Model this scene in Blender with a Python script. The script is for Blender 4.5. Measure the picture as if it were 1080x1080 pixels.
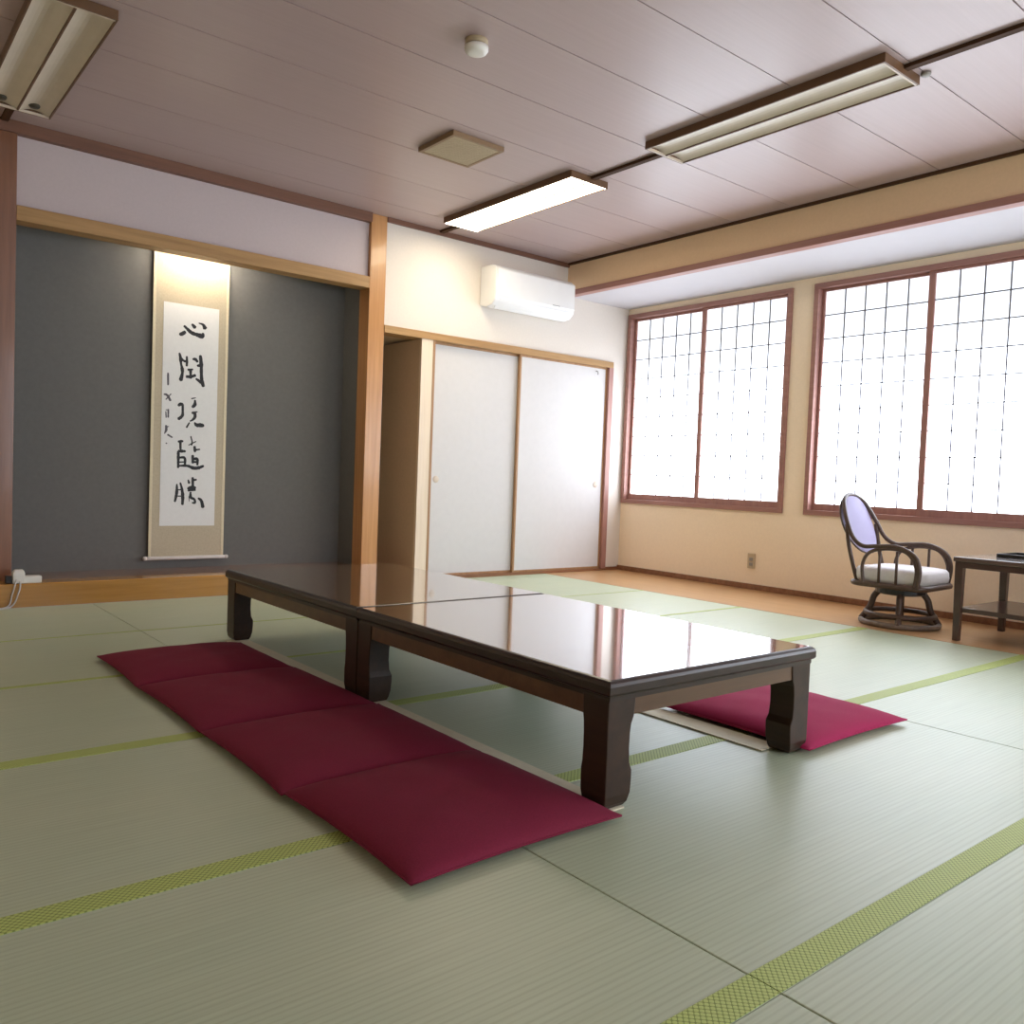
import bpy, bmesh, math, random
from mathutils import Vector, Matrix
random.seed(7)
PI = math.pi
for o in list(bpy.data.objects):
    bpy.data.objects.remove(o)
sc = bpy.context.scene
COL = sc.collection

# ---------------------------------------------------------------- camera
CAMH = 0.84
def cam_axes(yaw, pit, rol):
    F = Vector((math.sin(yaw)*math.cos(pit), math.cos(yaw)*math.cos(pit), math.sin(pit)))
    R = F.cross(Vector((0, 0, 1))).normalized(); U = R.cross(F)
    R2 = R*math.cos(rol) + U*math.sin(rol); U2 = -R*math.sin(rol) + U*math.cos(rol)
    return R2, U2, F
R2, U2, F = cam_axes(math.radians(39.164), math.radians(-2.355), math.radians(2.194))
cd = bpy.data.cameras.new('camera'); cam = bpy.data.objects.new('camera', cd); COL.objects.link(cam)
m = Matrix((R2, U2, -F)).transposed().to_4x4(); m.translation = Vector((0, 0, CAMH))
cam.matrix_world = m
cd.sensor_width = 36; cd.lens = 894.2/1080*36; cd.clip_start = 0.02
sc.camera = cam

# ---------------------------------------------------------------- light levels
WINDOW_GLOW = 3.8            # daylight through the frosted panes
WINDOW_TINT = (0.80, 0.88, 1.0)
LAMP_GLOW = 7.5  # the one ceiling lamp that is switched on
REAR_FILL_GLOW = 3.0              # unseen windows added behind the camera as fill light              
LAMP_TINT = (1.0, 0.88, 0.66)
ALCOVE_GLOW = 42.0           # tube hidden behind the alcove lintel
w = bpy.data.worlds.new('world'); sc.world = w; w.use_nodes = True
w.node_tree.nodes['Background'].inputs[0].default_value = (0.75, 0.85, 1.0, 1)
w.node_tree.nodes['Background'].inputs[1].default_value = 1.0
vs = sc.view_settings
vs.view_transform = 'Standard'; vs.look = 'None'; vs.gamma = 1; vs.use_curve_mapping = False
vs.exposure = 1.18

# ---------------------------------------------------------------- materials
def lin(c):
    return tuple((v/255/12.92 if v/255 <= 0.04045 else ((v/255+0.055)/1.055)**2.4) for v in c) + (1,)
MATS = {}
class NT:
    def __init__(s, name):
        s.m = bpy.data.materials.new(name); s.m.use_nodes = True
        s.t = s.m.node_tree; s.b = s.t.nodes['Principled BSDF']; s.out = s.t.nodes['Material Output']
    def n(s, typ, **kw):
        nd = s.t.nodes.new(typ)
        for k, v in kw.items():
            if k in nd.inputs.keys(): nd.inputs[k].default_value = v
            else: setattr(nd, k, v)
        return nd
    def l(s, a, b): s.t.links.new(a, b)
    def coords(s, scale=(1, 1, 1), rot=(0, 0, 0), kind='Object'):
        tc = s.n('ShaderNodeTexCoord'); mp = s.n('ShaderNodeMapping')
        mp.inputs['Scale'].default_value = scale; mp.inputs['Rotation'].default_value = rot
        s.l(tc.outputs[kind], mp.inputs[0]); return mp.outputs[0]
    def ramp(s, fac, stops):
        r = s.n('ShaderNodeValToRGB'); e = r.color_ramp.elements
        while len(e) < len(stops): e.new(0.5)
        for el, (p, c) in zip(e, stops): el.position = p; el.color = c
        s.l(fac, r.inputs[0]); return r.outputs[0]
    def bump(s, h, strength=0.2, dist=0.002):
        b = s.n('ShaderNodeBump'); b.inputs['Strength'].default_value = strength; b.inputs['Distance'].default_value = dist
        s.l(h, b.inputs['Height']); s.l(b.outputs[0], s.b.inputs['Normal'])
def plain(name, rgb, rough=0.6, vary=0.06, nscale=8, bump=0.0, spec=0.5, metal=0, coat=0, bdist=0.001):
    m = NT(name)
    c = m.coords(); nz = m.n('ShaderNodeTexNoise', Scale=nscale, Detail=4.0); m.l(c, nz.inputs['Vector'])
    a = lin(rgb); d = tuple(v*(1-vary) for v in a[:3])+(1,); e = tuple(min(1, v*(1+vary)) for v in a[:3])+(1,)
    m.l(m.ramp(nz.outputs['Fac'], [(0.3, d), (0.7, e)]), m.b.inputs['Base Color'])
    m.b.inputs['Roughness'].default_value = rough; m.b.inputs['Metallic'].default_value = metal
    m.b.inputs['Specular IOR Level'].default_value = spec; m.b.inputs['Coat Weight'].default_value = coat
    if bump: m.bump(nz.outputs['Fac'], bump, bdist)
    MATS[name] = m.m; return m.m
def wood(name, c1, c2, axis='X', rough=0.45, fine=14, bump=0.05, coat=0.0, coat_rough=0.1, spec=0.5, coat_ior=1.5):
    m = NT(name)
    s = {'X': (0.6, fine, fine), 'Y': (fine, 0.6, fine), 'Z': (fine, fine, 0.6)}[axis]
    c = m.coords(s); nz = m.n('ShaderNodeTexNoise', Scale=2.2, Detail=6.0, Roughness=0.62, Distortion=0.4); m.l(c, nz.inputs['Vector'])
    m.l(m.ramp(nz.outputs['Fac'], [(0.3, lin(c1)), (0.7, lin(c2))]), m.b.inputs['Base Color'])
    m.b.inputs['Roughness'].default_value = rough; m.b.inputs['Specular IOR Level'].default_value = spec
    m.b.inputs['Coat Weight'].default_value = coat; m.b.inputs['Coat Roughness'].default_value = coat_rough; m.b.inputs['Coat IOR'].default_value = coat_ior
    if bump: m.bump(nz.outputs['Fac'], bump, 0.0008)
    MATS[name] = m.m; return m.m
def glow(name, rgb, strength, base=(0.8, 0.8, 0.8, 1)):
    m = NT(name)
    m.b.inputs['Base Color'].default_value = base
    m.b.inputs['Emission Color'].default_value = tuple(rgb)+(1,); m.b.inputs['Emission Strength'].default_value = strength
    MATS[name] = m.m; return m.m

def mat_tatami():
    m = NT('tatami_rush')
    c = m.coords(kind='Object')
    sp = m.n('ShaderNodeSeparateXYZ'); m.l(c, sp.inputs[0])
    def sine(sock, period):
        a = m.n('ShaderNodeMath', operation='MULTIPLY'); a.inputs[1].default_value = 2*PI/period; m.l(sock, a.inputs[0])
        b = m.n('ShaderNodeMath', operation='SINE'); m.l(a.outputs[0], b.inputs[0])
        d = m.n('ShaderNodeMath', operation='MULTIPLY_ADD'); d.inputs[1].default_value = 0.5; d.inputs[2].default_value = 0.5
        m.l(b.outputs[0], d.inputs[0]); return d.outputs[0]
    rib = sine(sp.outputs[1], 0.0152)
    c2 = m.coords((3, 120, 3)); nz = m.n('ShaderNodeTexNoise', Scale=1.0, Detail=3.0); m.l(c2, nz.inputs['Vector'])
    c3 = m.coords((1.1, 1.6, 1)); nb = m.n('ShaderNodeTexNoise', Scale=1.6, Detail=3.0); m.l(c3, nb.inputs['Vector'])
    r1 = m.ramp(rib, [(0.0, lin((184, 193, 165))), (0.45, lin((193, 202, 176)))])
    mx = m.n('ShaderNodeMix', data_type='RGBA', blend_type='MULTIPLY'); mx.inputs[0].default_value = 1.0
    m.l(r1, mx.inputs[6]); m.l(m.ramp(nz.outputs['Fac'], [(0.3, (0.90, 0.90, 0.88, 1)), (0.7, (1, 1, 1, 1))]), mx.inputs[7])
    mx2 = m.n('ShaderNodeMix', data_type='RGBA', blend_type='MULTIPLY'); mx2.inputs[0].default_value = 1.0
    m.l(mx.outputs[2], mx2.inputs[6]); m.l(m.ramp(nb.outputs['Fac'], [(0.3, (0.93, 0.96, 0.93, 1)), (0.7, (1, 0.99, 0.97, 1))]), mx2.inputs[7])
    m.l(mx2.outputs[2], m.b.inputs['Base Color'])
    m.b.inputs['Roughness'].default_value = 0.42; m.b.inputs['Specular IOR Level'].default_value = 0.62
    m.bump(rib, 0.10, 0.0012)
    MATS['tatami'] = m.m
def mat_heri():
    m = NT('green_brocade_border')
    c = m.coords((1, 1, 1)); sp = m.n('ShaderNodeSeparateXYZ'); m.l(c, sp.inputs[0])
    def comb(sx, sy):
        a = m.n('ShaderNodeMath', operation='MULTIPLY'); a.inputs[1].default_value = sx; m.l(sp.outputs[0], a.inputs[0])
        b = m.n('ShaderNodeMath', operation='MULTIPLY_ADD'); b.inputs[1].default_value = sy; m.l(sp.outputs[1], b.inputs[0]); m.l(a.outputs[0], b.inputs[2])
        s = m.n('ShaderNodeMath', operation='SINE'); m.l(b.outputs[0], s.inputs[0]); return s.outputs[0]
    k = 2*PI/0.026
    p = m.n('ShaderNodeMath', operation='MULTIPLY'); m.l(comb(k, k), p.inputs[0]); m.l(comb(k, -k), p.inputs[1])
    q = m.n('ShaderNodeMath', operation='ABSOLUTE'); m.l(p.outputs[0], q.inputs[0])
    m.l(m.ramp(q.outputs[0], [(0.12, lin((128, 146, 68))), (0.32, lin((190, 204, 118)))]), m.b.inputs['Base Color'])
    m.b.inputs['Roughness'].default_value = 0.6; m.bump(q.outputs[0], 0.2, 0.001)
    MATS['heri'] = m.m
def mat_lacquer(name, c1, c2, axis='Y'):
    wood(name, c1, c2, axis, rough=0.10, fine=10, bump=0.0, coat=1.0, coat_rough=0.045, spec=0.8, coat_ior=1.9)
mat_tatami(); mat_heri()
wood('ceiling_board', (174, 153, 150), (179, 158, 156), 'X', rough=0.36, fine=22, bump=0.0)
wood('dark_batten', (64, 42, 26), (80, 54, 34), 'Y', rough=0.7, spec=0.15)
wood('ceiling_mould', (104, 70, 54), (124, 84, 64), 'X', rough=0.5)
wood('window_wood', (148, 104, 94), (168, 122, 110), 'Y', rough=0.45)
wood('window_wood_v', (148, 104, 94), (168, 122, 110), 'Z', rough=0.45)
wood('pillar_wood', (176, 122, 70), (202, 148, 92), 'Z', rough=0.32, coat=0.3)
wood('pillar_dark', (112, 72, 50), (138, 92, 66), 'Z', rough=0.35, coat=0.3)
wood('lintel_wood', (150, 112, 66), (182, 142, 90), 'X', rough=0.5)
wood('kamachi_wood', (168, 118, 50), (190, 138, 66), 'X', rough=0.25, coat=0.5)
wood('alcove_board', (150, 96, 50), (172, 114, 64), 'X', rough=0.14, coat=1.0, coat_rough=0.04, coat_ior=1.8)
wood('floor_wood', (184, 142, 96), (204, 160, 112), 'Y', rough=0.35, coat=0.2)
wood('door_edge', (150, 110, 72), (172, 132, 92), 'Z', rough=0.5)
wood('track_wood', (120, 78, 50), (150, 104, 72), 'X', rough=0.5)
wood('pale_post', (226, 206, 180), (238, 220, 198), 'Z', rough=0.6)
mat_lacquer('table_top', (104, 74, 54), (140, 104, 78))
wood('table_wood', (44, 30, 22), (62, 42, 30), 'Y', rough=0.4, fine=10, bump=0.0, coat=0.12, coat_rough=0.25, spec=0.3)
wood('table_edge', (36, 22, 17), (50, 32, 24), 'Y', rough=0.32, fine=10, bump=0.0, coat=0.15, coat_rough=0.2, spec=0.4)
wood('table_apron', (80, 54, 34), (102, 72, 46), 'X', rough=0.35, fine=10, bump=0.0, coat=0.15, coat_rough=0.15)
plain('plaster', (246, 226, 198), 0.9, 0.02, 60, 0.1)
plain('plaster_white', (222, 213, 203), 0.9, 0.02, 60, 0.1)
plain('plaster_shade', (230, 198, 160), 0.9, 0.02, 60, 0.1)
plain('frieze', (196, 182, 182), 0.85, 0.02, 60, 0.05)
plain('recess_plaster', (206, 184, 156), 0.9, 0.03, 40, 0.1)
plain('soffit_paint', (200, 196, 200), 0.85, 0.01, 10)
plain('alcove_wall', (104, 103, 100), 0.9, 0.04, 40, 0.1)
plain('fusuma_paper', (208, 205, 204), 0.75, 0.015, 20)
plain('maroon_cloth', (122, 34, 58), 0.85, 0.10, 260, 0.25, 0.2)
plain('pink_cloth', (162, 38, 82), 0.85, 0.08, 260, 0.25, 0.2)
plain('rattan', (78, 58, 46), 0.45, 0.2, 60, 0.2)
plain('rattan_pale', (112, 96, 82), 0.5, 0.2, 60, 0.2)
plain('mesh_back', (156, 148, 178), 0.7, 0.06, 220, 0.2)
plain('seat_cloth', (226, 220, 218), 0.85, 0.04, 80, 0.2)
plain('desk_wood', (66, 42, 34), 0.3, 0.2, 8, coat=0.5)
plain('desk_top', (84, 62, 54), 0.25, 0.15, 8, coat=1.0, spec=0.8)
plain('black_gloss', (26, 24, 24), 0.3, 0.1, 8)
plain('aircon_white', (236, 236, 236), 0.4, 0.01, 8)
plain('aircon_grey', (150, 150, 152), 0.5, 0.05, 8)
plain('lamp_frame', (104, 74, 48), 0.45, 0.1, 12)
plain('lamp_edge', (206, 190, 172), 0.5, 0.03, 12)
plain('lamp_off', (204, 192, 174), 0.4, 0.03, 12)
plain('socket_dark', (60, 54, 40), 0.5, 0.05, 12)
plain('vent_frame', (142, 114, 84), 0.5, 0.05, 12)
plain('vent_tan', (176, 158, 128), 0.6, 0.04, 50)
plain('plastic_white', (226, 222, 214), 0.4, 0.02, 12)
plain('plastic_grey', (140, 134, 126), 0.5, 0.05, 12)
plain('outlet_beige', (190, 170, 140), 0.5, 0.02, 12)
plain('cable_grey', (196, 190, 186), 0.5, 0.02, 12)
plain('scroll_silk', (184, 172, 148), 0.8, 0.06, 90, 0.1)
plain('scroll_silk_light', (214, 202, 172), 0.8, 0.04, 90, 0.1)
plain('scroll_paper', (222, 222, 220), 0.8, 0.02, 40)
plain('scroll_rod', (214, 208, 204), 0.35, 0.03, 20)
plain('ink', (22, 20, 24), 0.6, 0.2, 60)
plain('ink_grey', (82, 78, 84), 0.6, 0.2, 60)
plain('pale_runner', (226, 218, 192), 0.7, 0.04, 40)
def mat_kumiko():
    m = NT('kumiko_wood')
    tr = m.n('ShaderNodeBsdfTranslucent'); tr.inputs[0].default_value = (0.5, 0.5, 0.55, 1)
    mx = m.n('ShaderNodeMixShader'); mx.inputs[0].default_value = 0.28
    m.b.inputs['Base Color'].default_value = lin((104, 98, 96)); m.b.inputs['Roughness'].default_value = 0.6
    m.l(m.b.outputs[0], mx.inputs[1]); m.l(tr.outputs[0], mx.inputs[2]); m.l(mx.outputs[0], m.out.inputs[0])
    MATS['kumiko'] = m.m
mat_kumiko()
def mat_pane():
    m = NT('frosted_pane')
    g = m.coords((1, 1, 1)); sp = m.n('ShaderNodeSeparateXYZ'); m.l(g, sp.inputs[0])
    # daylight painted into the pane glow: full low down, fading towards the top
    c2 = m.coords((1, 0.9, 1.4)); nz = m.n('ShaderNodeTexNoise', Scale=1.3, Detail=1.0); m.l(c2, nz.inputs['Vector'])
    mr = m.n('ShaderNodeMapRange'); mr.inputs[1].default_value = 1.25; mr.inputs[2].default_value = 2.15; mr.inputs[3].default_value = 1.0; mr.inputs[4].default_value = 0.17; mr.interpolation_type = 'SMOOTHSTEP'
    m.l(sp.outputs[2], mr.inputs[0])
    a = m.n('ShaderNodeMath', operation='MULTIPLY'); a.inputs[1].default_value = WINDOW_GLOW; m.l(mr.outputs[0], a.inputs[0])
    m.b.inputs['Base Color'].default_value = (0.8, 0.82, 0.85, 1); m.b.inputs['Roughness'].default_value = 0.4
    m.b.inputs['Emission Color'].default_value = WINDOW_TINT+(1,)
    m.l(a.outputs[0], m.b.inputs['Emission Strength'])
    MATS['pane'] = m.m
mat_pane()
glow('rear_fill_pane', WINDOW_TINT, REAR_FILL_GLOW)
glow('lamp_on', LAMP_TINT, LAMP_GLOW)
glow('alcove_tube', (1.0, 0.93, 0.78), ALCOVE_GLOW)

# ---------------------------------------------------------------- mesh helpers
def obj(name, bm, mat, parent=None, smooth=False, bevel=0.0):
    me = bpy.data.meshes.new(name); 
    bmesh.ops.recalc_face_normals(bm, faces=bm.faces)
    bm.to_mesh(me); bm.free()
    ms = mat if isinstance(mat, (list, tuple)) else [mat]
    for x in ms: me.materials.append(MATS[x])
    if smooth:
        for p in me.polygons: p.use_smooth = True
    o = bpy.data.objects.new(name, me); COL.objects.link(o)
    if parent:
        o.parent = parent
        if parent.type == 'EMPTY' : o.matrix_parent_inverse = Matrix.Identity(4)
    if bevel:
        b = o.modifiers.new('bevel', 'BEVEL'); b.width = bevel; b.segments = 2; b.limit_method = 'ANGLE'
    return o
def box(bm, x0, x1, y0, y1, z0, z1, mi=0):
    v = [bm.verts.new((x, y, z)) for x in (x0, x1) for y in (y0, y1) for z in (z0, z1)]
    for f in ((0, 1, 3, 2), (4, 6, 7, 5), (0, 4, 5, 1), (2, 3, 7, 6), (0, 2, 6, 4), (1, 5, 7, 3)):
        bm.faces.new([v[i] for i in f]).material_index = mi
    return bm
def B(*a): return box(bmesh.new(), *a)
def boxes(lst):
    bm = bmesh.new()
    for a in lst: box(bm, *a)
    return bm
def stack(bm, secs):
    """closed solid from rectangular sections (x0,x1,y0,y1,z), bottom to top"""
    rings = [[bm.verts.new(p) for p in ((a, c, z), (b, c, z), (b, d, z), (a, d, z))] for a, b, c, d, z in secs]
    for r, s in zip(rings, rings[1:]):
        for i in range(4): bm.faces.new((r[i], r[(i+1) % 4], s[(i+1) % 4], s[i]))
    bm.faces.new(rings[0][::-1]); bm.faces.new(rings[-1]); return bm
def lathe(bm, prof, c=(0, 0, 0), n=24, axis='Z'):
    rings = []
    for r, h in prof:
        ring = []
        for i in range(n):
            a = 2*PI*i/n; x, y = r*math.cos(a), r*math.sin(a)
            p = {'Z': (x, y, h), 'X': (h, x, y), 'Y': (x, h, y)}[axis]
            ring.append(bm.verts.new((p[0]+c[0], p[1]+c[1], p[2]+c[2])))
        rings.append(ring)
    for r, s in zip(rings, rings[1:]):
        for i in range(n): bm.faces.new((r[i], r[(i+1) % n], s[(i+1) % n], s[i]))
    bm.faces.new(rings[0][::-1]); bm.faces.new(rings[-1]); return bm
def spline(pts, sub=6, closed=False):
    P = [Vector(p) for p in pts]; n = len(P); out = []
    rng = range(n if closed else n-1)
    for i in rng:
        p0 = P[(i-1) % n] if (closed or i > 0) else P[0]
        p1 = P[i]; p2 = P[(i+1) % n]
        p3 = P[(i+2) % n] if (closed or i+2 < n) else P[-1]
        for k in range(sub):
            t = k/sub
            out.append(0.5*((2*p1)+(-p0+p2)*t+(2*p0-5*p1+4*p2-p3)*t*t+(-p0+3*p1-3*p2+p3)*t**3))
    if not closed: out.append(P[-1])
    return out
def tube(bm, pts, r, n=10, closed=False):
    m_ = len(pts); rings = []
    up = Vector((0, 0, 1))
    prev = None
    for i, p in enumerate(pts):
        a = pts[(i-1) % m_] if (closed or i) else pts[0]; b = pts[(i+1) % m_] if (closed or i < m_-1) else pts[-1]
        t = (Vector(b)-Vector(a)).normalized()
        if prev is None:
            u = t.cross(up); u = t.cross(Vector((1, 0, 0))) if u.length < 1e-3 else u
        else:
            u = prev - t*prev.dot(t)
        u.normalize(); v = t.cross(u); prev = u
        rr = r[i] if isinstance(r, list) else r
        rings.append([bm.verts.new(Vector(p)+u*rr*math.cos(2*PI*k/n)+v*rr*math.sin(2*PI*k/n)) for k in range(n)])
    pairs = list(zip(rings, rings[1:])) + ([(rings[-1], rings[0])] if closed else [])
    for a, b in pairs:
        for k in range(n): bm.faces.new((a[k], a[(k+1) % n], b[(k+1) % n], b[k]))
    if not closed: bm.faces.new(rings[0][::-1]); bm.faces.new(rings[-1])
    return bm
def prism(bm, poly, axis, a, b):
    """poly: 2D points; extruded along axis from a to b"""
    def mk(p, h): return {'X': (h, p[0], p[1]), 'Y': (p[0], h, p[1]), 'Z': (p[0], p[1], h)}[axis]
    A = [bm.verts.new(mk(p, a)) for p in poly]; C = [bm.verts.new(mk(p, b)) for p in poly]; n = len(poly)
    for i in range(n): bm.faces.new((A[i], A[(i+1) % n], C[(i+1) % n], C[i]))
    bm.faces.new(A[::-1]); bm.faces.new(C); return bm

def tag(o, label, cat, group=None, kind=None):
    o['label'] = label; o['category'] = cat
    if group: o['group'] = group
    if kind: o['kind'] = kind
    return o
def thing(name, label, cat, loc=(0, 0, 0), rz=0, group=None):
    o = bpy.data.objects.new(name, None); COL.objects.link(o); o.empty_display_size = 0.1
    o.location = loc; o.rotation_euler = (0, 0, rz); return tag(o, label, cat, group)
def struct(name, bm, mat, parent=None, **k):
    o = obj(name, bm, mat, parent, **k)
    if not parent: o['kind'] = 'structure'
    return o
def copy_tree(o, parent=None):
    c = o.copy(); COL.objects.link(c)
    if parent: c.parent = parent
    for ch in list(o.children): copy_tree(ch, c)
    return c

# ================================================================ SETTING
YB = 5.60; XW = 5.89; ZC = 2.735; XF = 5.095; ZS = 2.45
X0, Y0 = -2.2, -2.6           # hidden sides of the room
XE = 4.955                    # where the tatami stop and the wooden strip begins
# floor: a base slab, the fitted mats and the wooden strip
fl = struct('floor', B(X0, XW+0.1, Y0, YB+0.8, -0.12, -0.06), 'floor_wood')
SX = [-2.42, -0.6, 1.24, 3.10, XE]   # mat ends
SY = [-2.6, -1.979, -1.064, -0.149, 0.766, 1.681, 2.596, 3.511, 4.426, 5.415]
HB = 0.064
for i in range(len(SX)-1):
    for j in range(len(SY)-1):
        x0, x1 = max(SX[i], X0)+0.0016, SX[i+1]-0.0016; y0, y1 = SY[j]+0.0008, SY[j+1]-0.0008
        if x1 <= x0: continue
        mt = obj('tatami_mat', B(x0, x1, y0, y1, -0.055, 0.0), 'tatami', fl, bevel=0.002)
        lst = []
        hb = HB if SY[j] < 3 else (0.026 if SY[j] < 4 else 0.012)
        lst.append((x0, x1, y0+0.0005, y0+hb, -0.0005, 0.0012))
        obj('cloth_border', boxes(lst), 'heri', mt)
obj('wooden_strip', boxes([(XE+0.0005, XW, Y0, YB, -0.055, 0.001)]), 'floor_wood', fl)
# strip of mat-height boards between the last mat row and the closet
mt = obj('tatami_mat', B(3.14, XE-0.001, 5.4165, YB-0.001, -0.055, 0.0), 'tatami', fl)

# walls
WT = 0.12
def hole_wall_x(name, x, y0, y1, z1, holes, mat):
    """wall in plane x.. x+WT with rectangular holes (ya,yb,za,zb), sorted by y"""
    lst = []; y = y0
    for ya, yb, za, zb in holes:
        lst.append((x, x+WT, y, ya, 0, z1)); lst.append((x, x+WT, ya, yb, 0, za)); lst.append((x, x+WT, ya, yb, zb, z1)); y = yb
    lst.append((x, x+WT, y, y1, 0, z1))
    return struct(name, boxes(lst), mat)
WIN = [(-2.02, -0.27, 0.637, 2.40), (-0.06, 1.70, 0.637, 2.40), (1.895, 3.655, 0.637, 2.40), (3.845, 5.60, 0.637, 2.40)]
hole_wall_x('wall_right', XW, Y0, YB+0.02, ZC+0.1, WIN[:3]+[(3.845, 5.585, 0.637, 2.40)], 'plaster')
# back wall: above the opening line, beside the doors
ZK = 1.885
XD0, XD1 = 3.72, 5.645
struct('wall_back', boxes([(3.253, 5.70, YB, YB+WT, ZK+0.052, ZC+0.1), (5.70, XW+0.12, YB, YB+WT, 0, ZC+0.1)]), 'plaster_white')
fr = struct('wall_frieze', B(0.848, 3.118, YB+0.02, YB+0.10, 2.27, ZC+0.05), 'frieze'); 
struct('wall_alcove', boxes([(0.70, 3.30, 5.96, 6.04, 0.0, ZC), (3.118, 3.17, 5.735, 5.96, 0, ZC), (0.70, 0.83, 5.74, 5.96, 0, ZC)]), 'alcove_wall')
struct('ceiling_alcove', B(0.70, 3.17, 5.70, 6.04, 2.60, 2.66), 'alcove_wall')
# recess beside the pillar
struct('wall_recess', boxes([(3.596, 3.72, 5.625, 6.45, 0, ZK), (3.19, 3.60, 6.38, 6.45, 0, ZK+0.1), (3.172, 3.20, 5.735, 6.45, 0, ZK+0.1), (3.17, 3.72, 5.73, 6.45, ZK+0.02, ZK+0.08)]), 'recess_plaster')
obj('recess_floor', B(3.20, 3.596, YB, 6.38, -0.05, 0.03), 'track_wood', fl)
struct('wall_left', B(X0-0.12, X0, Y0, YB+0.2, 0, ZC+0.1), 'plaster')
struct('wall_near', boxes([(X0, 1.0, Y0-0.12, Y0, 0, ZC+0.1), (5.0, XW+0.12, Y0-0.12, Y0, 0, ZC+0.1), (1.0, 2.0, Y0-0.12, Y0, 0.35, 2.4), (1.0, 5.0, Y0-0.12, Y0, 0, 0.35), (1.0, 5.0, Y0-0.12, Y0, 2.4, ZC+0.1)]), 'plaster')
nw = struct('window_5', boxes([(2.0, 5.0, Y0-0.10, Y0+0.02, 0.35, 0.39), (2.0, 5.0, Y0-0.10, Y0+0.02, 2.36, 2.4)]+[(x, x+0.04, Y0-0.10, Y0+0.02, 0.39, 2.36) for x in (2.0, 2.98, 3.98, 4.96)]), 'window_wood_v')  # unseen window row, added on the near wall to supply fill light
for k in (1, 2, 3):
    obj('frosted_pane', B(1.04+k, 1.98+k, Y0-0.05, Y0-0.045, 0.39, 2.36), 'rear_fill_pane', nw)  # evenly glowing panes of the added fill windows
struct('wall_back.001', B(X0, 0.70, YB, YB+WT, 0, ZC+0.1), 'plaster')
# closet interior (behind the sliding doors)
struct('wall_closet', boxes([(3.72, 5.89, 6.30, 6.36, 0, 2.0), (3.70, 5.89, 5.72, 6.36, 1.96, 2.02)]), 'plaster')

# ceiling boards with open joints
bm = bmesh.new(); P = 0.4863; y = 5.306-P*17
edges = [Y0]
while y < YB-0.01:
    if y > Y0: edges.append(y)
    y += P
edges.append(YB)
xb = [X0, -2.19, 0.78, 3.735, XF]
for a, b in zip(edges, edges[1:]):
    for c, d in ((X0, 0.78), (0.78, 3.735), (3.735, XF)):
        box(bm, c, d, a+0.0028, b-0.0028, ZC, ZC+0.012)
cl = struct('ceiling', bm, 'ceiling_board')
obj('ceiling_joint', B(X0, XF, Y0, YB, ZC+0.008, ZC+0.09), 'dark_batten', cl)
for k, x in enumerate((0.78, 3.735)):
    struct('trim_%d' % (k+1), B(x-0.018, x+0.018, Y0, YB-0.02, ZC-0.018, ZC+0.004), 'dark_batten')
# dropped fascia and soffit over the wooden strip
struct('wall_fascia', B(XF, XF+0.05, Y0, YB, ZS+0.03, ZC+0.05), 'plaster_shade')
struct('trim_3', B(XF-0.012, XF+0.062, Y0, YB, ZS, ZS+0.045), 'window_wood')
struct('ceiling_soffit', B(XF+0.062, XW, Y0, YB, ZS+0.004, ZS+0.05), 'soffit_paint')
struct('trim_4', B(XF-0.022, XF, Y0, YB, ZC-0.018, ZC+0.004), 'dark_batten')
# mouldings on the back wall
struct('trim_5', B(X0, 3.118, YB-0.03, YB+0.06, 2.668, ZC), 'ceiling_mould')
struct('trim_6', B(3.253, XF, YB-0.02, YB+0.02, 2.70, ZC), 'ceiling_mould')
struct('trim_7', B(0.848, 3.118, YB-0.012, YB+0.11, 2.19, 2.275), 'lintel_wood', bevel=0.003)
# head rail (over recess and closet), sill track, jamb
struct('trim_8', B(3.253, 5.70, YB-0.018, YB+0.13, ZK, ZK+0.055), 'lintel_wood', bevel=0.002)
struct('trim_9', B(3.72, 5.70, YB-0.012, YB+0.13, 0.0, 0.022), 'track_wood')
struct('trim_10', B(5.645, 5.70, YB-0.018, YB+0.13, 0.022, ZK), 'window_wood_v')
struct('trim_11', B(3.70, 3.722, YB-0.006, YB+0.10, 0.0, ZK), 'door_edge')
struct('trim_12', B(3.596, 3.70, YB-0.004, YB+0.024, 0.0, ZK), 'pale_post')
# pillars
o = struct('trim_13', B(3.118, 3.253, YB-0.012, 5.735, 0.0, ZC), 'pillar_wood', bevel=0.004)
o['label'] = 'orange wooden alcove pillar between the scroll alcove and the closet'
o = struct('trim_14', B(0.70, 0.848, YB-0.012, 5.735, 0.0, ZC), 'pillar_dark', bevel=0.004)
o['label'] = 'reddish brown wooden pillar at the left edge'
# baseboards
struct('baseboard_right', B(XW-0.018, XW, Y0, YB, 0.001, 0.045), 'track_wood', bevel=0.003)
struct('baseboard_back', B(5.70, XW-0.018, YB-0.014, YB, 0.001, 0.03), 'track_wood')
# raised alcove platform
pl = struct('floor_alcove', stack(bmesh.new(), [(0.2, 3.2, 5.418, 5.56, 0.0), (0.2, 3.2, 5.418, 5.56, 0.128), (0.2, 3.2, 5.424, 5.56, 0.134)]), 'kamachi_wood')
pl['label'] = 'orange wooden front beam and polished floor board of the scroll alcove'
obj('platform_board', boxes([(0.2, 3.118, 5.56, 5.96, 0.0, 0.131)]), 'alcove_board', pl)

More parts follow.
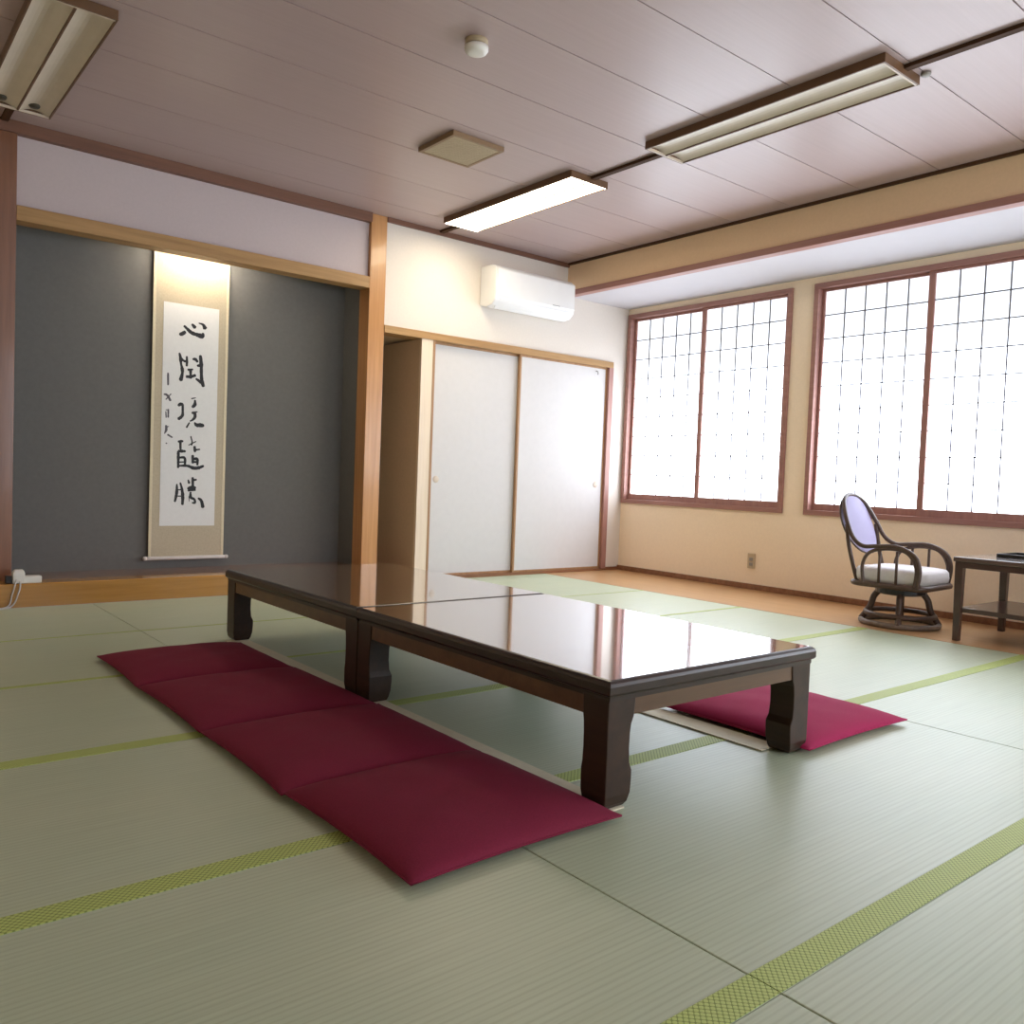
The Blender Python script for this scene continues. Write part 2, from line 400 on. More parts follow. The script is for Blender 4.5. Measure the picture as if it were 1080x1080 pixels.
# ---------------------------------------------------------------- sliding closet doors
def fusuma(n, x0, x1, y, hx, label):
    d = struct('door_%d' % n, B(x0+0.018, x1-0.018, y, y+0.022, 0.04, ZK-0.018), 'fusuma_paper'); d['label'] = label
    obj('door_frame', boxes([(x0, x0+0.02, y-0.003, y+0.025, 0.022, ZK), (x1-0.02, x1, y-0.003, y+0.025, 0.022, ZK),
        (x0+0.02, x1-0.02, y-0.002, y+0.024, 0.022, 0.04), (x0+0.02, x1-0.02, y-0.002, y+0.024, ZK-0.018, ZK)]), 'door_edge', d, bevel=0.002)
    h = lathe(bmesh.new(), [(0.001, -0.004), (0.024, -0.004), (0.028, -0.0015), (0.028, 0.0)], (hx, y, 0.80), 20, 'Y')
    obj('door_handle', h, 'lamp_edge', d, smooth=True)
    return d
fusuma(1, 3.722, 4.63, YB+0.045, 3.80, 'left white sliding closet door')
fusuma(2, 4.595, 5.645, YB+0.012, 5.55, 'right white sliding closet door')
tag(obj('wall_hook', tube(bmesh.new(), spline([(5.50, YB+0.01, 1.84), (5.50, YB-0.012, 1.835), (5.505, YB-0.014, 1.815), (5.51, YB-0.004, 1.81)], 4), 0.004, 8), 'plastic_grey', smooth=True),
    'tiny grey hook at the top right corner of the closet door', 'hook')

# ---------------------------------------------------------------- windows
def window(n, y0, y1, z0, z1):
    c = 0.038
    xa, xb = XW-0.022, XW+0.10
    wroot = struct('window_%d' % n, boxes([(xa, xb, y0, y1, z0, z0+c), (xa, xb, y0, y1, z1-c, z1), (xa, xb, y0, y0+c, z0+c, z1-c), (xa, xb, y1-c, y1, z0+c, z1-c)]), 'window_wood', bevel=0.002)
    wroot['label'] = 'wide brown framed window with two frosted lattice panels'
    ym = (y0+y1)/2; ov = 0.022
    for k, (a, b, x) in enumerate(((y0+c, ym+ov, XW+0.004), (ym-ov, y1-c, XW+0.034))):
        s = 0.024; zb, zt = z0+c, z1-c
        sash = obj('sliding_panel', boxes([(x, x+0.028, a, b, zb, zb+0.052), (x, x+0.028, a, b, zt-0.020, zt), (x, x+0.028, a, a+s if k == 0 else a+0.044, zb+0.052, zt-0.02), (x, x+0.028, b-0.044 if k == 0 else b-s, b, zb+0.052, zt-0.02)]), 'window_wood_v', wroot, bevel=0.0015)
        pane = obj('frosted_pane', B(x+0.017, x+0.021, a+s/2, b-s/2, zb+0.03, zt-0.01), 'pane', sash)
        ga, gb = a+(s if k == 0 else 0.044), b-(0.044 if k == 0 else s)
        gz0, gz1 = zb+0.052, zt-0.02
        lst = []
        for i in range(1, 5):
            yy = ga+(gb-ga)*i/5; lst.append((x+0.008, x+0.0165, yy-0.004, yy+0.004, gz0, gz1))
        for i in range(1, 9):
            zz = gz0+(gz1-gz0)*i/9.25+0.0; zz = gz1-(gz1-gz0)*i/9.0
            lst.append((x+0.007, x+0.0158, ga, gb, zz-0.0038, zz+0.0038))
        obj('lattice', boxes(lst), 'kumiko', sash)
    return wroot
for i, (a, b, z0, z1) in enumerate(WIN[::-1]):
    window(i+1, a, b-(0.015 if i == 0 else 0), z0, z1)

# ================================================================ THINGS
# low tables
def rect_profile_top(bm, x0, x1, y0, y1):
    P = [(0.010, 0.281), (0.010, 0.293), (0.004, 0.296), (0.0, 0.302), (0.0, 0.320), (0.003, 0.328), (0.009, 0.333), (0.016, 0.335)]
    return stack(bm, [(x0+i, x1-i, y0+i, y1-i, z) for i, z in P])
def low_table(y0, y1, joint, label):
    x0, x1 = 1.52, 2.45; cx, cy = (x0+x1)/2, (y0+y1)/2
    t = thing('low_table', label, 'table', (cx, cy, 0.0052), 0, 'low tables joined end to end')
    hx, hy = (x1-x0)/2, (y1-y0)/2
    tb = rect_profile_top(bmesh.new(), -hx, hx, -hy, hy); tb.normal_update()
    for f in tb.faces: f.material_index = 0 if (len(f.verts) == 4 and f.calc_center_median().z > 0.3345) else 1
    obj('tabletop', tb, ['table_top', 'table_edge'], t)
    i = 0.009
    a, b = -hx+i, hx-i
    c = -hy+(0.002 if joint == 0 else 0.012); d = hy-(0.002 if joint == 1 else 0.012)
    bm = boxes([(a+0.02, b-0.02, c+0.004, c+0.026, 0.236, 0.287), (a+0.02, b-0.02, d-0.026, d-0.004, 0.236, 0.287), (a+0.004, a+0.026, c+0.02, d-0.02, 0.232, 0.287), (b-0.026, b-0.004, c+0.02, d-0.02, 0.232, 0.287)])
    obj('apron', bm, 'table_apron', t, bevel=0.002)
    prof = [(0.0, 0.088, 0.012), (0.012, 0.096, 0.004), (0.035, 0.103, 0.0), (0.07, 0.106, 0.0), (0.092, 0.106, 0.0), (0.104, 0.100, 0.0), (0.112, 0.096, 0.0), (0.15, 0.092, 0.0), (0.19, 0.093, 0.0), (0.215, 0.097, 0.0), (0.233, 0.106, 0.0), (0.287, 0.112, 0.0)]
    for sx in (0, 1):
        for sy in (0, 1):
            sec = []
            for z, wd, out in prof:
                wx = wd*0.88+0.002; xs = (a+out, a+wx) if sx == 0 else (b-wx, b-out)
                wy = 0.091+(wd-0.104)*0.35; oy = out if joint != sy else 0.0
                ys = (c+oy, c+wy) if sy == 0 else (d-wy, d-oy)
                sec.append(xs+ys+(z,))
            obj('leg', stack(bmesh.new(), sec), 'table_wood', t, bevel=0.003)
    return t
low_table(1.452, 2.748, 1, 'nearer dark lacquered low table with carved legs, reflecting the windows')
low_table(2.750, 4.052, 0, 'farther dark lacquered low table, toward the scroll alcove')
# pale runners under the table legs
tag(obj('runner_strip', B(1.50, 1.603, 1.465, 3.98, 0.0012, 0.005), 'pale_runner'), 'pale strip laid on the tatami under the left legs of the low tables', 'runner')
tag(obj('runner_strip', B(2.315, 2.415, 1.545, 3.98, 0.0012, 0.005), 'pale_runner'), 'pale strip laid on the tatami under the right legs of the low tables', 'runner')

# floor cushions
def cushion(label, cx, cy, hx, hy, h, rz, mat, seed, group, base=0.003):
    rnd = random.Random(seed); bm = bmesh.new(); N = 28
    ph = [rnd.uniform(0, 6) for _ in range(6)]
    def pl(u, v):
        return (hx*u*(1-0.035*(1-v*v)), hy*v*(1-0.035*(1-u*u)))
    top, bot = {}, {}
    for i in range(N+1):
        for j in range(N+1):
            # concentrate samples near the rim
            u = math.sin((i/N-0.5)*PI); v = math.sin((j/N-0.5)*PI)
            x, y = pl(u, v)
            e = max(0.0, (1-abs(u)**3)*(1-abs(v)**3))
            wob = 0.0016*math.sin(9*u+ph[0]+3*v)+0.0014*math.sin(11*v+ph[1]-4*u)+0.0012*math.sin(17*(u+v)+ph[2])
            zt = 0.019+(h-0.019)*e**0.5+wob*e
            zb = base+(0.017-base)*(1-e**0.5)
            rim = i in (0, N) or j in (0, N)
            if rim:
                vv = bm.verts.new((x, y, 0.0185)); top[i, j] = bot[i, j] = vv
            else:
                top[i, j] = bm.verts.new((x, y, zt)); bot[i, j] = bm.verts.new((x, y, zb))
    for i in range(N):
        for j in range(N):
            q = [(i, j), (i+1, j), (i+1, j+1), (i, j+1)]
            bm.faces.new([top[k] for k in q])
            f = [bot[k] for k in q][::-1]
            try: bm.faces.new(f)
            except ValueError: pass
    t = thing('floor_cushion', label, 'cushion', (cx, cy, 0), rz, group)
    c = obj('cushion_cover', bm, mat, t, smooth=True)
    rim = []
    M = 14
    for s in range(4):
        for k in range(M):
            q = -1+2*k/M
            u, v = [(q, -1), (1, q), (-q, 1), (-1, -q)][s]
            x, y = pl(u, v); rim.append(Vector((x, y, 0.0185)))
    obj('seam', tube(bmesh.new(), rim, 0.0028, 6, True), mat, c, smooth=True)
    return t
G = 'maroon floor cushions in a row beside the low tables'
cushion('nearest maroon floor cushion of the row, touching the near table leg', 1.219, 1.70, 0.306, 0.298, 0.068, 0.01, 'maroon_cloth', 1, G)
cushion('second maroon floor cushion from the camera, left of the low tables', 1.216, 2.285, 0.312, 0.306, 0.064, -0.012, 'maroon_cloth', 2, G)
cushion('third maroon floor cushion from the camera, level with the middle table legs', 1.212, 2.92, 0.310, 0.325, 0.064, 0.008, 'maroon_cloth', 3, G)
cushion('farthest maroon floor cushion of the row, toward the scroll alcove', 1.208, 3.545, 0.308, 0.292, 0.060, -0.008, 'maroon_cloth', 4, G)
cushion('bright magenta floor cushion alone on the window side of the low tables', 2.73, 1.745, 0.318, 0.31, 0.065, 0.0, 'pink_cloth', 5, None)

# ---------------------------------------------------------------- hanging scroll
YS = 5.935
sc_root = thing('hanging_scroll', 'tall hanging scroll with five black brushed characters in the grey alcove', 'scroll', (0, YS, 0))
def sq(pts, y, t=0.002):
    bm = bmesh.new(); prism(bm, pts, 'Y', y-t, y); return bm
xl, xr = 1.697, 2.205
obj('silk_mount', sq([(xl, 0.205), (xr, 0.205), (xr, 2.44), (xl, 2.44)], 0.0), 'scroll_silk', sc_root)
obj('silk_edge', boxes([(xl, xl+0.018, -0.004, -0.002, 0.205, 2.44), (xr-0.018, xr, -0.004, -0.002, 0.205, 2.44)]), 'scroll_silk_light', sc_root)
pp = obj('writing_paper', sq([(1.765, 0.42), (2.137, 0.42), (2.137, 1.925), (1.765, 1.925)], -0.002, 0.002), 'scroll_paper', sc_root)
rod = obj('lower_rod', lathe(bmesh.new(), [(0.012, 1.69), (0.013, 1.692), (0.013, 2.212), (0.012, 2.214)], (0, -0.004, 0.20), 14, 'X'), 'scroll_rod', sc_root, smooth=True)
for s, (a, b) in enumerate(((1.664, 1.69), (2.214, 2.238))):
    obj('rod_knob', lathe(bmesh.new(), [(0.008, a), (0.014, a+0.005), (0.014, b-0.004), (0.010, b)], (0, -0.004, 0.20), 14, 'X'), 'scroll_rod', rod, smooth=True)
obj('upper_rod', lathe(bmesh.new(), [(0.010, 1.69), (0.010, 2.212)], (0, -0.002, 2.445), 12, 'X'), 'scroll_rod', sc_root, smooth=True)
obj('hanging_cord', tube(bmesh.new(), [Vector((1.85, 0, 2.45)), Vector((1.95, 0.01, 2.53)), Vector((2.05, 0, 2.45))], 0.003, 6), 'scroll_silk_light', sc_root)
INK= [[(1.872,1.718,0.015),(1.891,1.726,0.0207),(1.908,1.741,0.0167)],[(1.9,1.78,0.0117),(1.922,1.762,0.015),(1.95,1.741,0.0194),(1.986,1.732,0.02),(2.022,1.728,0.025),(2.029,1.748,0.01)],[(1.953,1.798,0.0133),(1.974,1.778,0.0194)],[(1.998,1.812,0.0058),(2.027,1.805,0.0136),(2.042,1.781,0.0214)],[(1.873,1.593,0.01),(1.882,1.558,0.0175),(1.885,1.523,0.0117),(1.893,1.492,0.0163),(1.895,1.457,0.015),(1.885,1.41,0.0194)],[(1.884,1.558,0.015),(1.902,1.545,0.0117),(1.919,1.541,0.0136)],[(1.922,1.577,0.0083),(1.924,1.542,0.0133),(1.923,1.511,0.0107)],[(1.963,1.561,0.0097),(1.979,1.564,0.0156),(1.996,1.548,0.0133)],[(2.014,1.592,0.0156),(2.021,1.531,0.0194),(2.023,1.478,0.0163),(2.027,1.427,0.0194),(2.039,1.384,0.015)],[(1.994,1.521,0.0117),(2.019,1.526,0.0156)],[(1.931,1.487,0.0109),(1.965,1.493,0.01)],[(1.949,1.491,0.0148),(1.952,1.431,0.0133)],[(1.922,1.44,0.015),(1.95,1.441,0.016),(1.983,1.455,0.0156)],[(1.988,1.431,0.0117),(2.026,1.409,0.0183)],[(1.873,1.238,0.0117),(1.889,1.25,0.0167),(1.901,1.244,0.0136),(1.903,1.212,0.0127),(1.901,1.172,0.015),(1.875,1.147,0.0163)],[(1.984,1.285,0.0093),(1.984,1.254,0.0175),(1.967,1.236,0.0133)],[(1.96,1.293,0.0062),(1.989,1.301,0.0047)],[(1.966,1.197,0.0133),(1.984,1.193,0.0167),(1.986,1.168,0.0156),(1.971,1.149,0.0117)],[(2.002,1.205,0.0067),(1.97,1.199,0.01)],[(1.972,1.149,0.0117),(1.953,1.138,0.0062)],[(1.95,1.129,0.006),(1.931,1.094,0.01)],[(1.984,1.131,0.0083),(2.0,1.115,0.0194),(2.025,1.116,0.0214),(2.047,1.114,0.0167)],[(1.877,0.994,0.0093),(1.893,0.998,0.0133),(1.91,0.999,0.0101)],[(1.892,0.996,0.0133),(1.894,0.943,0.0117)],[(1.88,0.93,0.0133),(1.905,0.931,0.016),(1.928,0.931,0.01)],[(1.88,0.928,0.015),(1.881,0.878,0.0148),(1.881,0.817,0.0107)],[(1.885,0.885,0.0093),(1.923,0.885,0.0136),(1.925,0.833,0.0117)],[(1.887,0.855,0.0073),(1.922,0.858,0.0073)],[(1.886,0.83,0.01),(1.942,0.832,0.014),(1.985,0.818,0.0179),(2.021,0.822,0.0179),(2.053,0.836,0.0117)],[(1.961,1.036,0.006),(1.971,0.997,0.0073),(1.967,0.975,0.0086)],[(1.948,0.974,0.006),(1.997,1.002,0.0054)],[(1.988,0.967,0.0156),(1.992,0.931,0.0133)],[(1.995,0.944,0.0107),(2.025,0.949,0.007)],[(1.977,0.905,0.014),(1.979,0.853,0.0148)],[(1.982,0.88,0.014),(2.009,0.88,0.0147),(2.01,0.84,0.0107)],[(1.983,0.86,0.012),(2.008,0.861,0.012)],[(1.875,0.704,0.0087),(1.875,0.645,0.0167),(1.864,0.585,0.0113)],[(1.897,0.715,0.0087),(1.908,0.678,0.0124),(1.916,0.624,0.0167),(1.915,0.566,0.0148)],[(1.882,0.666,0.007),(1.907,0.667,0.0053)],[(1.883,0.623,0.007),(1.908,0.624,0.006)],[(1.95,0.736,0.0073),(1.957,0.713,0.0132)],[(1.98,0.753,0.012),(1.983,0.69,0.014)],[(1.98,0.735,0.014),(2.007,0.739,0.01)],[(1.949,0.675,0.014),(1.974,0.683,0.02),(2.001,0.681,0.0147)],[(1.95,0.662,0.0101),(2.001,0.668,0.0101)],[(1.968,0.653,0.0087),(1.97,0.617,0.0163),(1.994,0.603,0.0127),(2.0,0.579,0.0113),(1.98,0.579,0.008)],[(1.957,0.624,0.0039),(1.96,0.588,0.004)],[(2.021,0.611,0.01),(2.043,0.593,0.0167),(2.055,0.547,0.0167)]]
SIGN= [[(1.801,1.452,0.0078),(1.802,1.412,0.0113),(1.803,1.371,0.0087)],[(1.777,1.307,0.0067),(1.799,1.302,0.0124),(1.821,1.267,0.0113)],[(1.823,1.313,0.0062),(1.791,1.273,0.0062)],[(1.808,1.208,0.0087),(1.808,1.153,0.008)],[(1.792,1.192,0.0053),(1.795,1.152,0.0067)],[(1.792,1.203,0.0047),(1.808,1.204,0.0054)],[(1.795,1.099,0.01),(1.797,1.069,0.0132),(1.786,1.043,0.0047)],[(1.807,1.038,0.0093),(1.838,1.02,0.0067)],[(1.8,1.09,0.0078),(1.814,1.093,0.0033)],[(1.796,0.979,0.0053),(1.804,0.979,0.0062)]]

def strokes(data, y, seed):
    rnd = random.Random(seed); bm = bmesh.new(); n = 0
    for st in data:
        pts = spline([(x, z, wd) for x, z, wd in st], 5)
        L, Rr = [], []
        for i, p in enumerate(pts):
            a = pts[max(0, i-1)]; b = pts[min(len(pts)-1, i+1)]
            d = Vector((b.x-a.x, b.y-a.y)); d = d.normalized() if d.length > 1e-9 else Vector((1, 0))
            nn = Vector((-d.y, d.x)); hw = max(0.002, p.z*0.66)*(1+rnd.uniform(-0.12, 0.12))
            L.append((p.x+nn.x*hw, p.y+nn.y*hw)); Rr.append((p.x-nn.x*hw, p.y-nn.y*hw))
        # rounded ends
        a0 = Vector((pts[1].x-pts[0].x, pts[1].y-pts[0].y)).normalized(); a1 = Vector((pts[-1].x-pts[-2].x, pts[-1].y-pts[-2].y)).normalized()
        s0 = (pts[0].x-a0.x*pts[0].z*0.35, pts[0].y-a0.y*pts[0].z*0.35); s1 = (pts[-1].x+a1.x*pts[-1].z*0.35, pts[-1].y+a1.y*pts[-1].z*0.35)
        yy = y-0.00006*n; n += 1
        def V(p): return bm.verts.new((p[0], yy, p[1]))
        l = [V(p) for p in L]; r = [V(p) for p in Rr]; e0 = V(s0); e1 = V(s1)
        for i in range(len(l)-1): bm.faces.new((l[i], l[i+1], r[i+1], r[i]))
        bm.faces.new((e0, l[0], r[0])); bm.faces.new((e1, r[-1], l[-1]))
    return bm
for k, (a, c) in enumerate(((0, 4), (4, 14), (14, 22), (22, 36), (36, 99))):
    obj('brushed_character', strokes(INK[a:c], -0.0046, 3+k), 'ink', pp)
for k, (a, c) in enumerate(((0, 1), (1, 3), (3, 6), (6, 9), (9, 10))):
    obj('signature_character', strokes(SIGN[a:c], -0.0046, 13+k), 'ink_grey', pp)
# concealed alcove tube
al = thing('alcove_lamp', 'small tube lamp behind the alcove lintel above the scroll', 'lamp', (1.98, 5.76, 2.30))
obj('lamp_housing', B(-0.26, 0.26, -0.03, 0.02, 0.03, 0.07), 'plastic_white', al)
obj('tube', lathe(bmesh.new(), [(0.012, -0.24), (0.012, 0.24)], (0, -0.005, 0.012), 12, 'X'), 'alcove_tube', al, smooth=True)

# ---------------------------------------------------------------- power tap on the alcove step
pt = thing('power_strip', 'small white plug adaptor with cables on the alcove step by the left pillar', 'power strip', (0.90, 5.46, 0.134))
obj('adaptor_body', B(-0.035, 0.075, -0.035, 0.025, 0.0, 0.04), 'plastic_white', pt, bevel=0.005)
obj('plug', stack(bmesh.new(), [(-0.07, -0.01, -0.038, 0.01, 0.002), (-0.07, -0.01, -0.038, 0.01, 0.06), (-0.06, -0.018, -0.03, 0.002, 0.078)]), 'plastic_white', pt, bevel=0.004)
bm = bmesh.new()
tube(bm, spline([(-0.05, -0.03, 0.03), (-0.06, -0.048, 0.0), (-0.075, -0.05, -0.06), (-0.10, -0.055, -0.125), (-0.2, -0.07, -0.129), (-0.35, -0.06, -0.129)], 6), 0.0045, 8)
tube(bm, spline([(-0.035, -0.02, 0.02), (-0.035, -0.05, 0.0), (-0.045, -0.052, -0.05), (-0.085, -0.06, -0.126), (-0.22, -0.10, -0.129), (-0.36, -0.09, -0.129)], 6), 0.0045, 8)
obj('cable', bm, 'cable_grey', pt, smooth=True)
obj('black_plug', B(-0.105, -0.072, -0.03, 0.005, 0.002, 0.045), 'black_gloss', pt, bevel=0.004)

# ---------------------------------------------------------------- air conditioner
ac = thing('air_conditioner', 'white wall mounted air conditioner above the closet doors', 'air conditioner', (4.135, YB, 2.2))
prof = [(0.0, 0.335), (-0.17, 0.33), (-0.205, 0.30), (-0.215, 0.24), (-0.215, 0.09), (-0.205, 0.05), (-0.16, 0.012), (-0.10, 0.0), (0.0, 0.02)]
obj('casing', prism(bmesh.new(), prof, 'X', 0.0, 0.86), 'aircon_white', ac, bevel=0.012)
obj('front_panel', prism(bmesh.new(), [(-0.2155, 0.30), (-0.222, 0.285), (-0.222, 0.085), (-0.2155, 0.075)], 'X', 0.012, 0.848), 'aircon_white', ac, bevel=0.004)
obj('air_flap', prism(bmesh.new(), [(-0.212, 0.058), (-0.206, 0.062), (-0.125, -0.002), (-0.13, -0.008)], 'X', 0.05, 0.80), 'aircon_white', ac, bevel=0.002)
obj('indicator_mark', B(0.60, 0.68, -0.2235, -0.221, 0.088, 0.094), 'aircon_grey', ac)

# ---------------------------------------------------------------- ceiling lights
def fixture(x, y, lit, label, sockets=False):
    t = thing('ceiling_light', label, 'ceiling light', (x, y, ZC), 0, 'twin trough ceiling lights')
    hx, hy, d = 0.158, 0.69, 0.042
    e = 0.009
    f = obj('frame', boxes([(-hx, -hx+e, -hy, hy, -d, 0), (hx-e, hx, -hy, hy, -d, 0), (-hx+e, hx-e, -hy, -hy+e, -d, 0), (-hx+e, hx-e, hy-e, hy, -d, 0), (-0.005, 0.005, -hy+e, hy-e, -d, 0)]), 'lamp_frame', t, bevel=0.001)
    for ya, yb in ((-hy+e, -hy+e+0.008), (hy-e-0.008, hy-e)):
        obj('end_lip', B(-hx+e, hx-e, ya, yb, -d-0.001, -d+0.012), 'lamp_on' if lit else 'lamp_edge', f)
    for s in (-1, 1):
        xa, xb = (0.006, hx-e-0.001) if s > 0 else (-hx+e+0.001, -0.006)
        poly = []; n = 8
        for k in range(n+1):
            q = k/n; poly.append((xa+(xb-xa)*q, -0.036+0.020*math.sin(PI*q)))
        poly += [(xb, -0.006), (xa, -0.006)]
        tr = obj('diffuser', prism(bmesh.new(), poly, 'Y', -hy+e+0.001, hy-e-0.001), 'lamp_on' if lit else 'lamp_off', t)
        if sockets:
            obj('tube_socket', lathe(bmesh.new(), [(0.022, -0.030), (0.028, -0.022), (0.028, -0.012)], ((xa+xb)/2-0.01, hy-0.085, 0), 16), 'socket_dark', tr, smooth=True)
    return t
fixture(3.71, 4.60, True, 'switched on ceiling light glowing warm white, near the air conditioner')
fixture(3.71, 2.62, False, 'unlit ceiling light nearest the windows at upper right')
fixture(0.80, 4.61, False, 'unlit ceiling light at the upper left over the alcove pillar', True)
tag(obj('round_sensor', lathe(bmesh.new(), [(0.018, -0.014), (0.022, -0.010), (0.022, 0)], (3.86, 1.90, ZC), 16), 'plastic_grey', smooth=True), 'tiny round grey sensor on the ceiling beside the end of the unlit right lamp', 'sensor')

# vent and smoke detector
v = thing('ceiling_vent', 'square tan ventilation grille on the wooden ceiling', 'vent', (2.86, 4.105, ZC))
h = 0.178
obj('frame', boxes([(-h, h, -h, -h+0.02, -0.028, 0), (-h, h, h-0.02, h, -0.028, 0), (-h, -h+0.02, -h+0.02, h-0.02, -0.028, 0), (h-0.02, h, -h+0.02, h-0.02, -0.028, 0)]), 'vent_frame', v, bevel=0.002)
obj('grille', boxes([(-h+0.02, h-0.02, -h+0.02+k*0.0225, -h+0.02+k*0.0225+0.018, -0.026, -0.020) for k in range(14)]+[(-h+0.02, h-0.02, -h+0.02, h-0.02, -0.02, -0.002)]), 'vent_tan', v)
s = thing('smoke_detector', 'round white smoke detector on the ceiling', 'smoke detector', (2.205, 3.075, ZC))
obj('mount_plate', lathe(bmesh.new(), [(0.045, -0.02), (0.05, -0.014), (0.05, 0)], n=28), 'vent_tan', s, smooth=True, bevel=0.001)
obj('sensor_head', lathe(bmesh.new(), [(0.03, -0.058), (0.046, -0.053), (0.053, -0.042), (0.052, -0.028), (0.036, -0.024), (0.036, -0.018)], n=28), 'plastic_white', s, smooth=True)

# wall outlet
ou = thing('wall_outlet', 'beige double wall outlet low on the window wall', 'outlet', (XW, 4.11, 0.17))
obj('cover_plate', B(-0.008, 0, -0.036, 0.036, 0, 0.122), 'outlet_beige', ou, bevel=0.003)
for z in (0.034, 0.074):
    obj('socket', boxes([(-0.0105, -0.006, -0.017, 0.017, z-0.012, z+0.014)]), 'plastic_grey', ou, bevel=0.002)

# ---------------------------------------------------------------- rattan swivel chair (faces -y)
ch = thing('rattan_chair', 'dark rattan swivel armchair with oval back and white seat cushion by the window', 'chair', (5.28, 2.57, 0.001), 0.06)
# base: ground ring, upper ring, bent legs
ring = [Vector((0.225*math.cos(2*PI*k/32), 0.225*math.sin(2*PI*k/32), 0.018)) for k in range(32)]
obj('base_ring', tube(bmesh.new(), ring, 0.018, 8, True), 'rattan_pale', ch, smooth=True)
ring = [Vector((0.20*math.cos(2*PI*k/32), 0.20*math.sin(2*PI*k/32), 0.072)) for k in range(32)]
obj('inner_ring', tube(bmesh.new(), ring, 0.016, 8, True), 'rattan', ch, smooth=True)
for k in range(4):
    a = math.radians(201)+k*PI/2
    P_ = [(0.12*math.cos(a), 0.12*math.sin(a), 0.215), (0.155*math.cos(a), 0.155*math.sin(a), 0.17), (0.175*math.cos(a), 0.175*math.sin(a), 0.10), (0.225*math.cos(a), 0.225*math.sin(a), 0.02)]
    obj('leg', tube(bmesh.new(), spline(P_, 5), 0.019, 8), 'rattan', ch, smooth=True)
obj('swivel_plate', lathe(bmesh.new(), [(0.12, 0.195), (0.15, 0.205), (0.15, 0.235), (0.10, 0.242)], n=24), 'black_gloss', ch)
# seat frame
def rrect(hx, hy, r, z, n=6):
    out = []
    for cx, cy, a0 in ((hx-r, hy-r, 0), (-hx+r, hy-r, PI/2), (-hx+r, -hy+r, PI), (hx-r, -hy+r, 1.5*PI)):
        for k in range(n+1):
            a = a0+PI/2*k/n; out.append(Vector((cx+r*math.cos(a), cy+r*math.sin(a), z)))
    return out
sf = obj('seat_frame', tube(bmesh.new(), rrect(0.235, 0.225, 0.07, 0.262), 0.018, 8, True), 'rattan', ch, smooth=True)
bm = bmesh.new()
rings = []
for z, s_ in ((0.275, 0.93), (0.285, 0.985), (0.31, 1.0), (0.345, 0.985), (0.362, 0.93), (0.370, 0.75), (0.372, 0.4)):
    rings.append([bm.verts.new((p.x*s_, p.y*s_, z)) for p in rrect(0.222, 0.225, 0.07, 0)])
n = len(rings[0])
for r1, r2 in zip(rings, rings[1:]):
    for k in range(n): bm.faces.new((r1[k], r1[(k+1) % n], r2[(k+1) % n], r2[k]))
bm.faces.new(rings[0][::-1]); bm.faces.new(rings[-1])
obj('seat_cushion', bm, 'seat_cloth', ch, smooth=True)
# continuous hoop: near arm front -> back -> far arm front
half = [(0.235, -0.19, 0.265), (0.24, -0.20, 0.38), (0.24, -0.165, 0.46), (0.24, -0.06, 0.505), (0.24, 0.06, 0.50), (0.235, 0.15, 0.495), (0.222, 0.22, 0.54), (0.205, 0.275, 0.64), (0.15, 0.33, 0.755), (0.07, 0.355, 0.80)]
hoop = [(-x, y, z) for x, y, z in half]+[(0, 0.36, 0.81)]+half[::-1]
obj('back_hoop', tube(bmesh.new(), spline(hoop, 6), 0.0135, 8), 'rattan', ch, smooth=True)
for sx in (-1, 1):
    arm = obj('arm_loop', tube(bmesh.new(), spline([(sx*0.238, 0.135, 0.265), (sx*0.24, 0.145, 0.38), (sx*0.24, 0.10, 0.462), (sx*0.24, -0.02, 0.490), (sx*0.24, -0.125, 0.472), (sx*0.24, -0.182, 0.385), (sx*0.24, -0.175, 0.265)], 6), 0.011, 8), 'rattan', ch, smooth=True)
    for yy in (-0.065, 0.04):
        obj('spindle', tube(bmesh.new(), [Vector((sx*0.24, yy, 0.262)), Vector((sx*0.24, yy, 0.478))], 0.009, 8), 'rattan', arm, smooth=True)
    obj('back_post', tube(bmesh.new(), spline([(sx*0.20, 0.19, 0.262), (sx*0.205, 0.225, 0.38), (sx*0.21, 0.255, 0.50), (sx*0.205, 0.275, 0.62)], 5), 0.013, 8), 'rattan', ch, smooth=True)
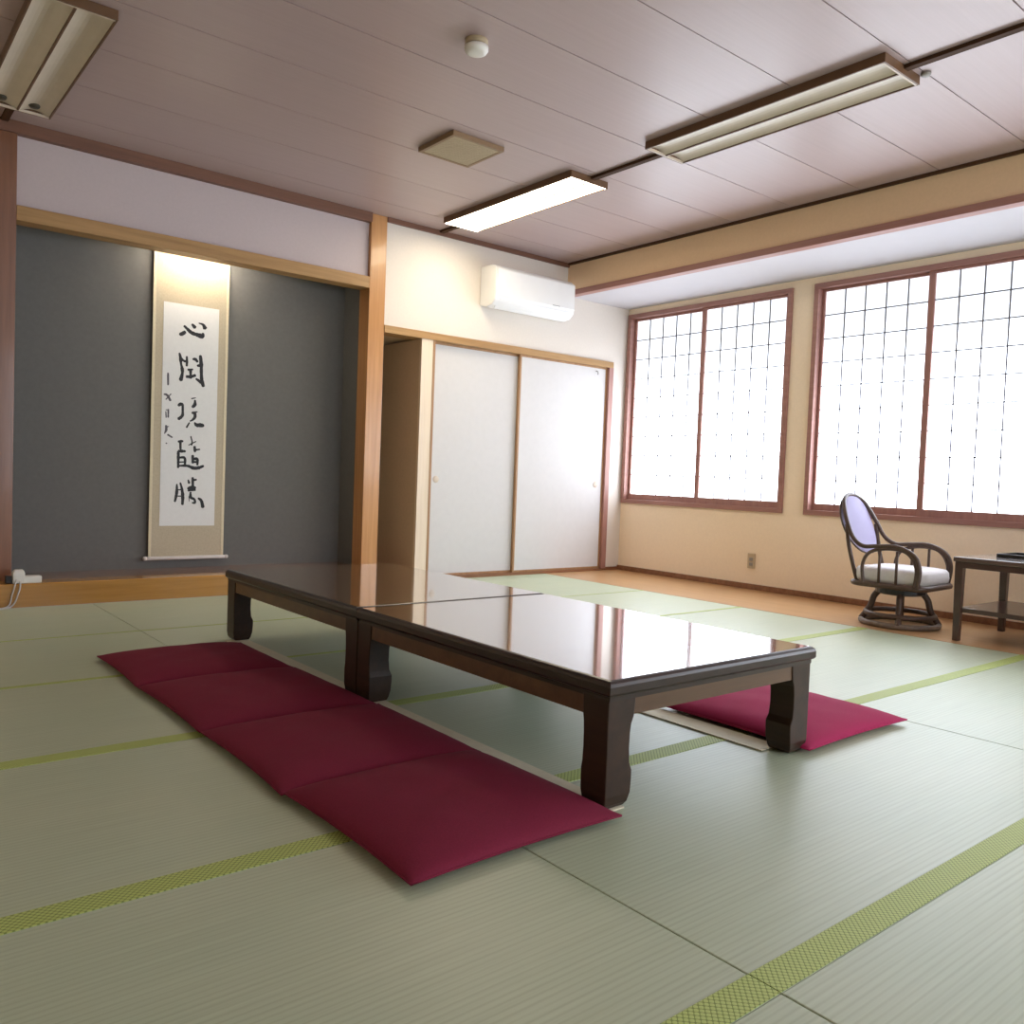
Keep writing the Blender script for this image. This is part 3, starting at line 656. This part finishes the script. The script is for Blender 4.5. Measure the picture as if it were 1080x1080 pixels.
# oval back panel
bm = bmesh.new(); cen = Vector((0, 0.285, 0.60)); n = 28
def bp_(a, r, off):
    t = math.sin(a)*r; ca = math.cos(a); x = 0.200*math.copysign(abs(ca)**0.8, ca)*r; z = 0.622+0.182*t; y = 0.285+0.072*t-0.02*(1-(x/0.2)**2)+0.02+off
    return (x, y, z)
for off, flip in ((-0.012, False), (0.006, True)):
    c0 = bm.verts.new(bp_(0, 0, off*1.3)); prev = None; R_ = []
    for rr in (0.35, 0.7, 0.92, 1.0):
        R_.append([bm.verts.new(bp_(2*PI*k/n, rr, off*(1.2 if rr < 0.95 else 0.3))) for k in range(n)])
    for k in range(n): bm.faces.new((c0, R_[0][k], R_[0][(k+1) % n]))
    for a_, b_ in zip(R_, R_[1:]):
        for k in range(n): bm.faces.new((a_[k], b_[k], b_[(k+1) % n], a_[(k+1) % n]))
bmesh.ops.remove_doubles(bm, verts=bm.verts, dist=0.0001)
obj('back_panel', bm, 'mesh_back', ch, smooth=True)
rim = [Vector(bp_(2*PI*k/36, 1.01, 0)) for k in range(36)]
obj('back_rim', tube(bmesh.new(), rim, 0.006, 8, True), 'rattan', ch, smooth=True)

# ---------------------------------------------------------------- side table on the wooden strip
dk = thing('side_table', 'dark wooden side table with lower shelf at the right edge beside the rattan chair', 'table', (5.37, 1.62, 0.001))
obj('tabletop', B(-0.345, 0.345, -0.56, 0.535, 0.455, 0.482), 'desk_top', dk, bevel=0.004)
obj('apron', boxes([(-0.33, 0.33, 0.495, 0.52, 0.42, 0.455), (-0.33, 0.33, -0.545, -0.52, 0.42, 0.455), (-0.335, -0.31, -0.53, 0.51, 0.42, 0.455), (0.31, 0.335, -0.53, 0.51, 0.42, 0.455)]), 'desk_wood', dk, bevel=0.002)
for sx in (-1, 1):
    for sy in (-1, 1):
        x = sx*0.315; y = sy*0.505 if sy > 0 else -0.53
        obj('leg', stack(bmesh.new(), [(x-0.017, x+0.017, y-0.017, y+0.017, 0), (x-0.022, x+0.022, y-0.022, y+0.022, 0.40), (x-0.022, x+0.022, y-0.022, y+0.022, 0.456)]), 'desk_wood', dk, bevel=0.003)
obj('lower_shelf', B(-0.318, 0.318, -0.53, 0.508, 0.166, 0.192), 'desk_wood', dk, bevel=0.002)
bk = thing('tray', 'thin black tray lying on the side table at the right edge', 'tray', (5.46, 1.86, 0.483))
obj('tray_base', B(-0.13, 0.13, -0.2, 0.17, 0.0, 0.006), 'black_gloss', bk, bevel=0.002)
obj('tray_rim', boxes([(-0.14, 0.14, -0.21, -0.20, 0, 0.02), (-0.14, 0.14, 0.17, 0.18, 0, 0.02), (-0.14, -0.13, -0.2, 0.17, 0, 0.02), (0.13, 0.14, -0.2, 0.17, 0, 0.02)]), 'black_gloss', bk, bevel=0.002)
